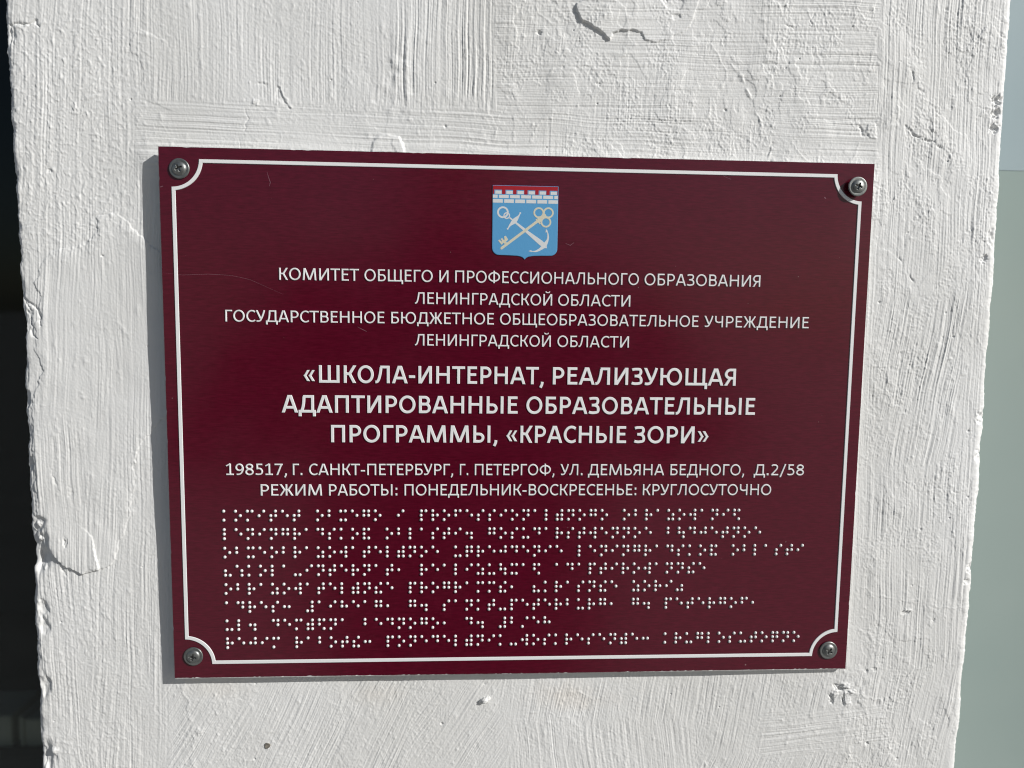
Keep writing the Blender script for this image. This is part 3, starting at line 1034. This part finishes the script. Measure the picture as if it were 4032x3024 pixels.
        Pth([(.05, .86), (.17, .94), (.30, 1 - t), (.46, .90), (.53, .74), (.46, .55), (.28, .33), (.08, .10)]); Hb(.02, w, t)
    elif ch == '5':
        w, l, r = .63, .08, .08
        Hb(.09, .57, 1 - t); V_(.09 + h, .5, 1); Pth([(.10, .56), (.27, .585), (.44, .545), (w - h, .33), (.47, .12), (.24, t), (.02, .10)])
    elif ch == '7':
        w, l, r = .66, .07, .07
        Hb(0, w, 1 - t); D(.20, 0, .56, .95)
    elif ch == '8':
        w, l, r = .68, .06, .06
        ring_(w / 2, .745, w / 2 - h - .03, .255 - t); ring_(w / 2, .275, w / 2 - h, .29 - t)
    elif ch == '9':
        w, l, r = .68, .06, .06
        ring_(w / 2 - .01, .68, w / 2 - h - .01, .33 - t); Pth([(w - h, .70), (w - h - .01, .45), (.47, .18), (.30, t + .01), (.10, t)])
    elif ch == ',':
        w, l, r = .22, .05, .09
        Pth([(.15, .15), (.13, .0), (.04, -.19)], 1.0, False)
    elif ch == '.':
        w, l, r = .20, .10, .10
        Pth([(.10, 0), (.10, .19)], 1.15, False)
    elif ch == ':':
        w, l, r = .20, .12, .11
        Pth([(.10, 0), (.10, .19)], 1.15, False); Pth([(.10, .50), (.10, .69)], 1.15, False)
    elif ch == '-':
        w, l, r = .37, .06, .06
        Hb(0, w, .385)
    elif ch == '/':
        w, l, r = .56, .01, .01
        D(.07, -.17, w - .07, 1.03)
    elif ch in '«»':
        w, l, r = .66, .07, .07
        for o_ in (0, .29):
            a_ = [(.30 + o_, .72), (.09 + o_, .405), (.30 + o_, .09)]
            if ch == '»':
                a_ = [(w - x, y) for x, y in a_]
            (xa, ya), (xb, yb), (xc, yc) = a_
            D(xa, ya, xb, yb - .03, .8); D(xb, yb + .03, xc, yc, .8)
    return G, w, l, r

def offset_in(p, d):
    """outline moved inwards by d (counter-clockwise outline)"""
    n_ = len(p)
    res = []
    for i in range(n_):
        a_, b_, c_ = p[i - 1], p[i], p[(i + 1) % n_]
        e1 = (b_[0] - a_[0], b_[1] - a_[1])
        e2 = (c_[0] - b_[0], c_[1] - b_[1])
        l1, l2 = math.hypot(*e1) or 1e-9, math.hypot(*e2) or 1e-9
        n1 = (-e1[1] / l1, e1[0] / l1)
        n2 = (-e2[1] / l2, e2[0] / l2)
        q = 1 + n1[0] * n2[0] + n1[1] * n2[1]
        q = max(q, .45)
        res.append((b_[0] + d * (n1[0] + n2[0]) / q, b_[1] + d * (n1[1] + n2[1]) / q))
    return res

LINES = [
    (79.8, 6.7, .141, [('КОМИТЕТ', -136.5, -92.61), ('ОБЩЕГО', -89.62, -51.6), ('И', -47.95, -42.8),
                        ('ПРОФЕССИОНАЛЬНОГО', -39.07, 65.49), ('ОБРАЗОВАНИЯ', 68.68, 136.19)]),
    (67.5, 6.55, .141, [('ЛЕНИНГРАДСКОЙ', -61.54, 16.04), ('ОБЛАСТИ', 19.35, 60.92)]),
    (56.35, 6.55, .141, [('ГОСУДАРСТВЕННОЕ', -166.35, -78.55), ('БЮДЖЕТНОЕ', -74.82, -16.93),
                        ('ОБЩЕОБРАЗОВАТЕЛЬНОЕ', -13.59, 100.94), ('УЧРЕЖДЕНИЕ', 104.17, 166.02)]),
    (44.05, 6.55, .141, [('ЛЕНИНГРАДСКОЙ', -61.53, 15.68), ('ОБЛАСТИ', 19.4, 60.78)]),
    (22.5, 10.0, .172, [('«', -124.06, -117.68), ('ШКОЛА-ИНТЕРНАТ,', -115.32, 11.85), ('РЕАЛИЗУЮЩАЯ', 17.15, 124.2)]),
    (5.45, 10.0, .172, [('АДАПТИРОВАННЫЕ', -136.32, -2.77), ('ОБРАЗОВАТЕЛЬНЫЕ', 2.12, 136.42)]),
    (-11.5, 10.0, .172, [('ПРОГРАММЫ,', -108.93, -14.35), ('«КРАСНЫЕ', -9.31, 60.71), ('ЗОРИ»', 65.24, 109.55)]),
    (-30.5, 6.6, .141, [('198517,', -167.98, -133.97), ('Г.', -130.65, -125.22), ('САНКТ-ПЕТЕРБУРГ,', -121.58, -39.5),
                        ('Г.', -35.7, -30.77), ('ПЕТЕРГОФ,', -27.13, 19.17), ('УЛ.', 22.56, 35.7), ('ДЕМЬЯНА', 38.7, 83.84),
                        ('БЕДНОГО,', 87.35, 131.56), ('Д.2/58', 137.2, 167.58)]),
    (-42.4, 6.6, .141, [('РЕЖИМ', -148.86, -114.34), ('РАБОТЫ:', -110.44, -71.41), ('ПОНЕДЕЛЬНИК-ВОСКРЕСЕНЬЕ:', -67.46, 67.69),
                        ('КРУГЛОСУТОЧНО', 71.37, 148.3)]),
]
LET_H = .44
for base_y, cap, bold, words in LINES:
    bm = bmesh.new()
    for s, x0, x1 in words:
        pen, strokes_, lo_, hi_ = 0.0, [], None, 0
        for ch in s:
            G, w, l, r = glyph(ch, bold)
            pen += l
            if lo_ is None:
                lo_ = pen
            strokes_ += [[(pen + x, y) for x, y in g] for g in G]
            pen += w
            hi_ = pen
            pen += r
        kx = (x1 - x0) / (hi_ - lo_)
        for si, g in enumerate(strokes_):
            o_ = [(x0 + (x - lo_) * kx, base_y + y * cap) for x, y in g]
            ar = sum(o_[i][0] * o_[(i + 1) % len(o_)][1] - o_[(i + 1) % len(o_)][0] * o_[i][1] for i in range(len(o_)))
            if ar < 0:
                o_ = o_[::-1]
            top_h = LET_H + .006 * (si % 7)
            rings = [[bm.verts.new(L(*p_, zz)) for p_ in (offset_in(o_, d) if d else o_)]
                     for d, zz in ((0, -.05), (.04, top_h * .6), (.17, top_h))]
            n_ = len(o_)
            for a, b_ in zip(rings, rings[1:]):
                for k in range(n_):
                    bm.faces.new((a[k], a[(k + 1) % n_], b_[(k + 1) % n_], b_[k]))
            if n_ == 4:
                bm.faces.new(rings[-1])
            else:
                tp = rings[-1]
                if ar < 0:
                    tp = tp[::-1]
                m_ = n_ // 2
                for k in range(m_ - 1):
                    q4 = [tp[k], tp[k + 1], tp[n_ - 2 - k], tp[n_ - 1 - k]]
                    bm.faces.new(q4 if ar > 0 else q4[::-1])
    mesh_obj('lettering', bm, m_white, plaque)

# ---- braille
BR = {'а': '1', 'б': '12', 'в': '2456', 'г': '1245', 'д': '145', 'е': '15', 'ж': '245', 'з': '1356', 'и': '24', 'й': '12346',
      'к': '13', 'л': '123', 'м': '134', 'н': '1345', 'о': '135', 'п': '1234', 'р': '1235', 'с': '234', 'т': '2345', 'у': '136',
      'ф': '124', 'х': '125', 'ц': '14', 'ч': '12345', 'ш': '156', 'щ': '1346', 'ы': '2346', 'ь': '23456', 'э': '246',
      'ю': '1256', 'я': '1246', ',': '2', '.': '256', ':': '25', '-': '36', '«': '236', '»': '356', '#': '3456', '/': '34', ' ': ''}
BL = ['комитет общего и профессионального образования',
      'ленинградской области. государственное бюджетное',
      'общеобразовательное учреждение ленинградской области',
      '«школа-интернат, реализующая адаптированные',
      'образовательные программы, «красные зори»',
      'адрес: #аихеаг, г. санкт-петербург, г. петергоф,',
      'ул. демьяна бедного, д. #б/ех',
      'режим работы: понедельник-воскресенье: круглосуточно']
tb = bmesh.new()
bmesh.ops.create_uvsphere(tb, u_segments=14, v_segments=10, radius=1)
SPH_V = [v_.co.copy() for v_ in tb.verts]
SPH_F = [tuple(v_.index for v_ in f_.verts) for f_ in tb.faces]
tb.free()
rb = random.Random(3)
for li, s in enumerate(BL):
    vs_, fs_ = [], []
    x0 = -169.85 + .05 * li
    y0 = -51.45 - 10.79 * li
    for ci, ch in enumerate(s):
        for dch in BR[ch]:
            k = int(dch) - 1
            x = x0 + 6.588 * ci + (2.66 if k > 2 else 0) + rb.gauss(0, .03)
            y = y0 - 2.62 * (k % 3) + rb.gauss(0, .03)
            nb_ = len(vs_)
            for c in SPH_V:
                vs_.append(L(x + .90 * c.x, y + .90 * c.z, .10 + .74 * -c.y))
            fs_ += [tuple(i + nb_ for i in f_) for f_ in SPH_F]
    m_ = bpy.data.meshes.new('braille_line')
    m_.from_pydata(vs_, [], fs_)
    mesh_obj('braille_line', m_, m_bead, plaque, True)

# ---- coat of arms
m_blu = material('shield_blue', (.105, .35, .63), .42, .45)
m_band = material('shield_red', (.38, .012, .022), .42, .45)
m_sil = material('shield_silver', (.70, .72, .73), .45, .4)
m_key = material('shield_gold', (.68, .65, .51), .45, .4)
for m_ in (m_blu, m_band, m_sil, m_key):
    noise_bump(m_, 1500, .00010, .6, (1, 1, 1), 2)
def E(x, y):
    """spot in a close-up of the shield (1921 x 1659) to plaque mm"""
    d = R_CAM.T @ np.array([(1850 + x / 4.366 - 2016) / F_PX, (680 + y / 4.366 - 1512) / F_PX, 1.0])
    k = (.0004 - C_CAM[2]) / d[2]
    p_ = C_CAM + k * d
    return p_[0] * 1000, p_[1] * 1000
SW, STP, SBT = 18.45, 134.0, 95.2
shield = [(-SW, STP), (-SW, 99.8)]
for k in range(1, 9):
    a = math.pi + math.pi / 2 * k / 8
    shield.append((-SW + 3.9 + 3.9 * math.cos(a), 99.4 + 3.9 * math.sin(a)))
shield += [(-9, 95.4), (-4.5, 95.2), (-2.2, 94.8), (-.9, 94.2), (0, 93.2)]
shield = shield + [(-x, y) for x, y in shield[-2::-1]]
bm = bmesh.new()
nS = len(shield)
if True:
    area = sum(shield[i][0] * shield[(i + 1) % nS][1] - shield[(i + 1) % nS][0] * shield[i][1] for i in range(nS))
    pts = shield if area > 0 else shield[::-1]
    cx_, cy_ = 0, 114
    def inset(p_, d):
        return p_[0] - math.copysign(min(abs(p_[0]) , d), p_[0]) * (1 if abs(p_[0]) > 12 else abs(p_[0]) / 12), \
            p_[1] - d * (1 if p_[1] > 120 else (-1 if p_[1] < 101 else 0))
    rings = []
    for d, w_ in ((0, -.05), (.05, .28), (.22, .40)):
        rings.append([bm.verts.new(L(*inset(p_, d), w_)) for p_ in pts])
    for a, b_ in zip(rings, rings[1:]):
        for k in range(nS):
            bm.faces.new((a[k], a[(k + 1) % nS], b_[(k + 1) % nS], b_[k]))
    bm.faces.new(rings[-1])
emblem = mesh_obj('coat_of_arms', bm, m_blu, plaque)

def prism(bm, pts, w1, w0=.30):
    extrude_poly(bm, pts, w0, w1)
def rectp(x0, x1, y0, y1):
    return [(x0, y0), (x1, y0), (x1, y1), (x0, y1)]
# red chief, notched by the battlements
bm = bmesh.new()
top, mer_t, wall_t = STP - .24, E(480, 287)[1], E(480, 357)[1]
mer_t, wall_t = 131.55, 129.15
pitch = 6.21
merl = [(-17.45 + pitch * k, -17.45 + pitch * k + 4.3) for k in range(6)]
pts = [(-SW + .22, top), (SW - .22, top), (SW - .22, wall_t)]
for a, b_ in reversed(merl):
    pts += [(b_, wall_t), (b_, mer_t), (a, mer_t), (a, wall_t)]
pts += [(-SW + .22, wall_t)]
prism(bm, pts, .44)
mesh_obj('red_band', bm, m_band, emblem)
# silver wall
bm = bmesh.new()
for a, b_ in merl:
    prism(bm, rectp(a + .5, b_ - .25, wall_t + .12, mer_t - .5), .45)
r1t, r1b, r2t, r2b = 128.75, 127.0, 126.35, 124.4
edges1 = [-SW + .22] + [-15.25 + pitch * k for k in range(6)] + [SW - .22]
for a, b_ in zip(edges1, edges1[1:]):
    prism(bm, rectp(a + (.4 if a > -18 else 0), b_ - (.35 if b_ < 18 else 0), r1b, r1t), .45)
edges2 = [-SW + .22] + [-12.3 + pitch * k for k in range(5)] + [SW - .22]
for a, b_ in zip(edges2, edges2[1:]):
    prism(bm, rectp(a + (.4 if a > -18 else 0), b_ - (.35 if b_ < 18 else 0), r2b, r2t), .45)
mesh_obj('silver_wall', bm, m_sil, emblem)

def band(bm, path, widths, w1, w0=.30, close=False):
    """strip along a path with a width at every point, as a solid"""
    n_ = len(path)
    lf, rt = [], []
    for k in range(n_):
        if close:
            a, c = path[k - 1], path[(k + 1) % n_]
        else:
            a, c = path[max(k - 1, 0)], path[min(k + 1, n_ - 1)]
        dx, dy = c[0] - a[0], c[1] - a[1]
        l_ = math.hypot(dx, dy) or 1
        w_ = widths[k] if isinstance(widths, (list, tuple)) else widths
        lf.append((path[k][0] - dy / l_ * w_, path[k][1] + dx / l_ * w_))
        rt.append((path[k][0] + dy / l_ * w_, path[k][1] - dx / l_ * w_))
    A = [bm.verts.new(L(*p_, w1)) for p_ in lf]
    B = [bm.verts.new(L(*p_, w1)) for p_ in rt]
    A0 = [bm.verts.new(L(*p_, w0)) for p_ in lf]
    B0 = [bm.verts.new(L(*p_, w0)) for p_ in rt]
    rng = range(n_) if close else range(n_ - 1)
    for k in rng:
        j = (k + 1) % n_
        bm.faces.new((A[k], B[k], B[j], A[j]))
        bm.faces.new((A[k], A[j], A0[j], A0[k]))
        bm.faces.new((B[j], B[k], B0[k], B0[j]))
    if not close:
        bm.faces.new((A[0], A0[0], B0[0], B[0]))
        bm.faces.new((A[-1], B[-1], B0[-1], A0[-1]))
def ringp(cx, cy, r, n_=28):
    return [(cx + r * math.cos(2 * math.pi * k / n_), cy + r * math.sin(2 * math.pi * k / n_)) for k in range(n_)]
def disc(bm, cx, cy, r, w1):
    prism(bm, ringp(cx, cy, r, 14), w1)
def solid(bm, pix, w1):
    prism(bm, [E(*p_) for p_ in pix], w1)
# anchor
bm = bmesh.new()
c = E(568, 680)
band(bm, ringp(c[0], c[1], 2.75), .50, .45, close=True)
c = E(634, 738)
band(bm, ringp(c[0], c[1], 1.55), .32, .455, close=True)
band(bm, [E(685, 775), E(760, 832)], .42, .452)
band(bm, [E(760, 832), E(800, 868), E(1000, 1030), E(1220, 1205), E(1300, 1275)], [.5, .55, .85, 1.4, 1.1], .452)
sp = smooth_path([(*E(655, 962), .25), (*E(690, 905), .55), (*E(770, 825), 1.30), (*E(835, 750), .50), (*E(868, 692), .25)])
band(bm, [p_[:2] for p_ in sp], [p_[2] for p_ in sp], .458)
for q in ((650, 965), (866, 694)):
    c = E(*q)
    disc(bm, c[0], c[1], .5, .459)
sp = smooth_path([(*E(1325, 985), .12), (*E(1345, 1080), .40), (*E(1335, 1160), .60), (*E(1285, 1245), 1.15), (*E(1215, 1310), .75),
                  (*E(1130, 1352), .42), (*E(1040, 1350), .12)])
band(bm, [p_[:2] for p_ in sp], [p_[2] for p_ in sp], .456)
solid(bm, [(1308, 960), (1340, 1022), (1300, 1028)], .457)
solid(bm, [(1005, 1348), (1058, 1330), (1062, 1362)], .457)
solid(bm, [(1215, 1290), (1310, 1200), (1326, 1300)], .4585)
mesh_obj('anchor', bm, m_sil, emblem)
# key
bm = bmesh.new()
for q, w_ in (((1185, 688), .462), ((1350, 690), .464), ((1308, 850), .466)):
    c = E(*q)
    band(bm, ringp(c[0], c[1], 2.55), .47, w_, close=True)
band(bm, [E(540, 1302), E(1180, 822)], .72, .470)
band(bm, [E(1140, 800), E(1210, 880)], .42, .472)
band(bm, [E(1180, 822), E(1290, 742)], [1.35, .85], .474)
c = E(1284, 738)
disc(bm, c[0], c[1], .95, .476)
solid(bm, [(545, 1240), (485, 1165), (512, 1150), (540, 1185), (552, 1172), (528, 1140), (556, 1122), (582, 1160), (596, 1150),
           (588, 1095), (618, 1085), (660, 1150), (620, 1185), (640, 1210), (600, 1225), (578, 1205)], .468)
c = E(545, 1303)
disc(bm, c[0], c[1], .62, .4715)
mesh_obj('gold_key', bm, m_key, emblem)

# ---- screws
m_zinc = material('dull_zinc', (.26, .27, .265), .42, .5, .8)
noise_tint(m_zinc, (.19, .20, .195), (.31, .32, .31), 260)
noise_bump(m_zinc, 900, .00006, .5)
m_rec = material('worn_recess_steel', (.30, .30, .29), .30, .5, .9)

def screw(u, v, lift, rot):
    NR, NA = 46, 96
    RIM, DOME = 5.45, 3.75
    prof = []
    for k in range(NR + 1):
        prof.append(RIM * k / NR)
    cr_, sr_ = math.cos(rot), math.sin(rot)
    def height(x, y):
        r = math.hypot(x, y)
        hh = .95 - .25 * (max(r - (RIM - .45), 0) / .45) ** 2
        if r < DOME:
            hh = max(hh, .95 + 1.35 * math.sqrt(max(1 - (r / DOME) ** 2, 0)) ** 1.15 - .0)
        elif r < DOME + .35:
            hh -= .10 * math.sin(math.pi * (r - DOME) / .35)
        a, b_ = x * cr_ + y * sr_, -x * sr_ + y * cr_
        inside = False
        aa, bb = abs(a), abs(b_)
        if aa < bb:
            aa, bb = bb, aa
        half = .48
        lim = 2.0
        dpt = min((half - bb) / .10, (lim - aa) / .35 + .2, 1.0)
        if aa < 1.0 and bb < 1.0:
            dpt = max(dpt, min(1.0, (1.05 - aa - .35 * bb) / .25))
        if dpt > 0:
            inside = True
            hh -= min(dpt, 1.0) * (1.75 - .55 * min(aa / lim, 1))
        return hh, inside
    verts, ins = [], []
    for i in range(1, NR + 1):
        for j in range(NA):
            a = 2 * math.pi * j / NA
            x, y = prof[i] * math.cos(a), prof[i] * math.sin(a)
            hh, f_ = height(x, y)
            verts.append((x, y, hh))
            ins.append(f_)
    hh, f_ = height(0, 0)
    cidx = len(verts)
    verts.append((0, 0, hh))
    ins.append(f_)
    polys = []
    for i in range(NR - 1):
        for j in range(NA):
            j2 = (j + 1) % NA
            polys.append((i * NA + j, (i + 1) * NA + j, (i + 1) * NA + j2, i * NA + j2))
    for j in range(NA):
        polys.append((cidx, j, (j + 1) % NA))
    # rim side, under side and shank
    base_i = len(verts)
    for rr_, hz in ((RIM, .18), (RIM - .25, 0), (1.9, 0), (1.9, -lift - 20)):
        for j in range(NA):
            a = 2 * math.pi * j / NA
            verts.append((rr_ * math.cos(a), rr_ * math.sin(a), hz))
            ins.append(False)
    prev = (NR - 1) * NA
    for q in range(4):
        cur = base_i + q * NA
        for j in range(NA):
            j2 = (j + 1) % NA
            polys.append((prev + j, cur + j, cur + j2, prev + j2))
        prev = cur
    P3 = [L(u + x, v + y, lift + z) for x, y, z in verts]
    res = []
    for want in (False, True):
        sel = [p_ for p_ in polys if all(ins[i] for i in p_) == want]
        used = sorted({i for p_ in sel for i in p_})
        mp_ = {i: k for k, i in enumerate(used)}
        m_ = bpy.data.meshes.new('screw')
        m_.from_pydata([P3[i] for i in used], [], [tuple(mp_[i] for i in p_) for p_ in sel])
        res.append(m_)
    s_ = mesh_obj('screw', res[0], m_zinc, plaque, True)
    mesh_obj('cross_recess', res[1], m_rec, s_)
    return s_
screw(-188.86, 139.06, .0, math.radians(28))
s_tr = screw(189.3, 137.3, 2.3, math.radians(-22))
s_tr['label'] = 'screw standing slightly proud of the plaque'
screw(-188.86, -137.09, .0, math.radians(-14))
screw(188.36, -138.38, .0, math.radians(-33))

# ------------------------------------------------------------------ the photographer, mirrored softly in the plaque
m_coat = material('dark_coat', (.022, .023, .027), .85, .2)
noise_tint(m_coat, (.016, .017, .02), (.03, .031, .036), 40)
m_skin = material('skin', (.42, .27, .20), .55, .3)
m_hair = material('dark_hair', (.02, .015, .012), .6, .3)
PX, PYY = C_CAM[0] - .01, -.64
def skinned(name, joints, bones, mat, parent, sub=2):
    me_ = bpy.data.meshes.new(name)
    me_.from_pydata([j[:3] for j in joints], bones, [])
    o_ = bpy.data.objects.new(name, me_)
    COL.objects.link(o_)
    md = o_.modifiers.new('skin', 'SKIN')
    sv = me_.skin_vertices[0].data
    for k_, j in enumerate(joints):
        sv[k_].radius = (j[3], j[4] if len(j) > 4 else j[3])
        sv[k_].use_root = k_ == 0
    sd_ = o_.modifiers.new('sub', 'SUBSURF')
    sd_.levels = sd_.render_levels = sub
    dg = bpy.context.evaluated_depsgraph_get()
    m2_ = bpy.data.meshes.new_from_object(o_.evaluated_get(dg))
    bpy.data.objects.remove(o_)
    return mesh_obj(name, m2_, mat, parent, True)
J = [(0, 0, .93, .17, .12), (0, .01, 1.12, .22, .12), (0, .0, 1.32, .26, .12), (0, 0, 1.44, .15, .09), (0, .02, 1.50, .055), (0, .05, 1.57, .075, .09),
     (0, .05, 1.66, .078, .095), (0, .04, 1.72, .05, .06),
     (-.21, 0, 1.39, .08), (-.37, .02, 1.18, .068), (-.23, .13, 1.25, .048), (-.13, .14, 1.30, .036, .03),
     (.21, 0, 1.39, .08), (.37, .02, 1.18, .068), (.23, .13, 1.25, .048), (.13, .14, 1.30, .036, .03),
     (-.10, 0, .80, .10), (-.11, .02, .48, .07), (-.11, -.01, .09, .048), (-.12, .14, .04, .042, .035),
     (.10, 0, .80, .10), (.11, .02, .48, .07), (.11, -.01, .09, .048), (.12, .14, .04, .042, .035)]
B = [(0, 1), (1, 2), (2, 3), (3, 4), (4, 5), (5, 6), (6, 7), (2, 8), (8, 9), (9, 10), (10, 11), (2, 12), (12, 13), (13, 14), (14, 15),
     (0, 16), (16, 17), (17, 18), (18, 19), (0, 20), (20, 21), (21, 22), (22, 23)]
person = skinned('person', J, B, m_coat, None)
person.location = (PX, PYY, 0)
m_jean = material('grey_blue_jeans', (.22, .25, .29), .85, .2)
noise_tint(m_jean, (.18, .21, .25), (.27, .30, .34), 60)
for m_ in (m_jean, m_skin, m_hair):
    person.data.materials.append(m_)
for p_ in person.data.polygons:
    z_, x_, y_ = p_.center.z, p_.center.x, p_.center.y
    if z_ < .90:
        p_.material_index = 1
    elif z_ > 1.50:
        p_.material_index = 3 if (z_ > 1.70 or y_ < .02) else 2
    elif y_ > .125 and abs(x_) < .2:
        p_.material_index = 2
tag(person, 'person in dark clothes facing the pillar, mirrored softly in the red plaque', 'person')
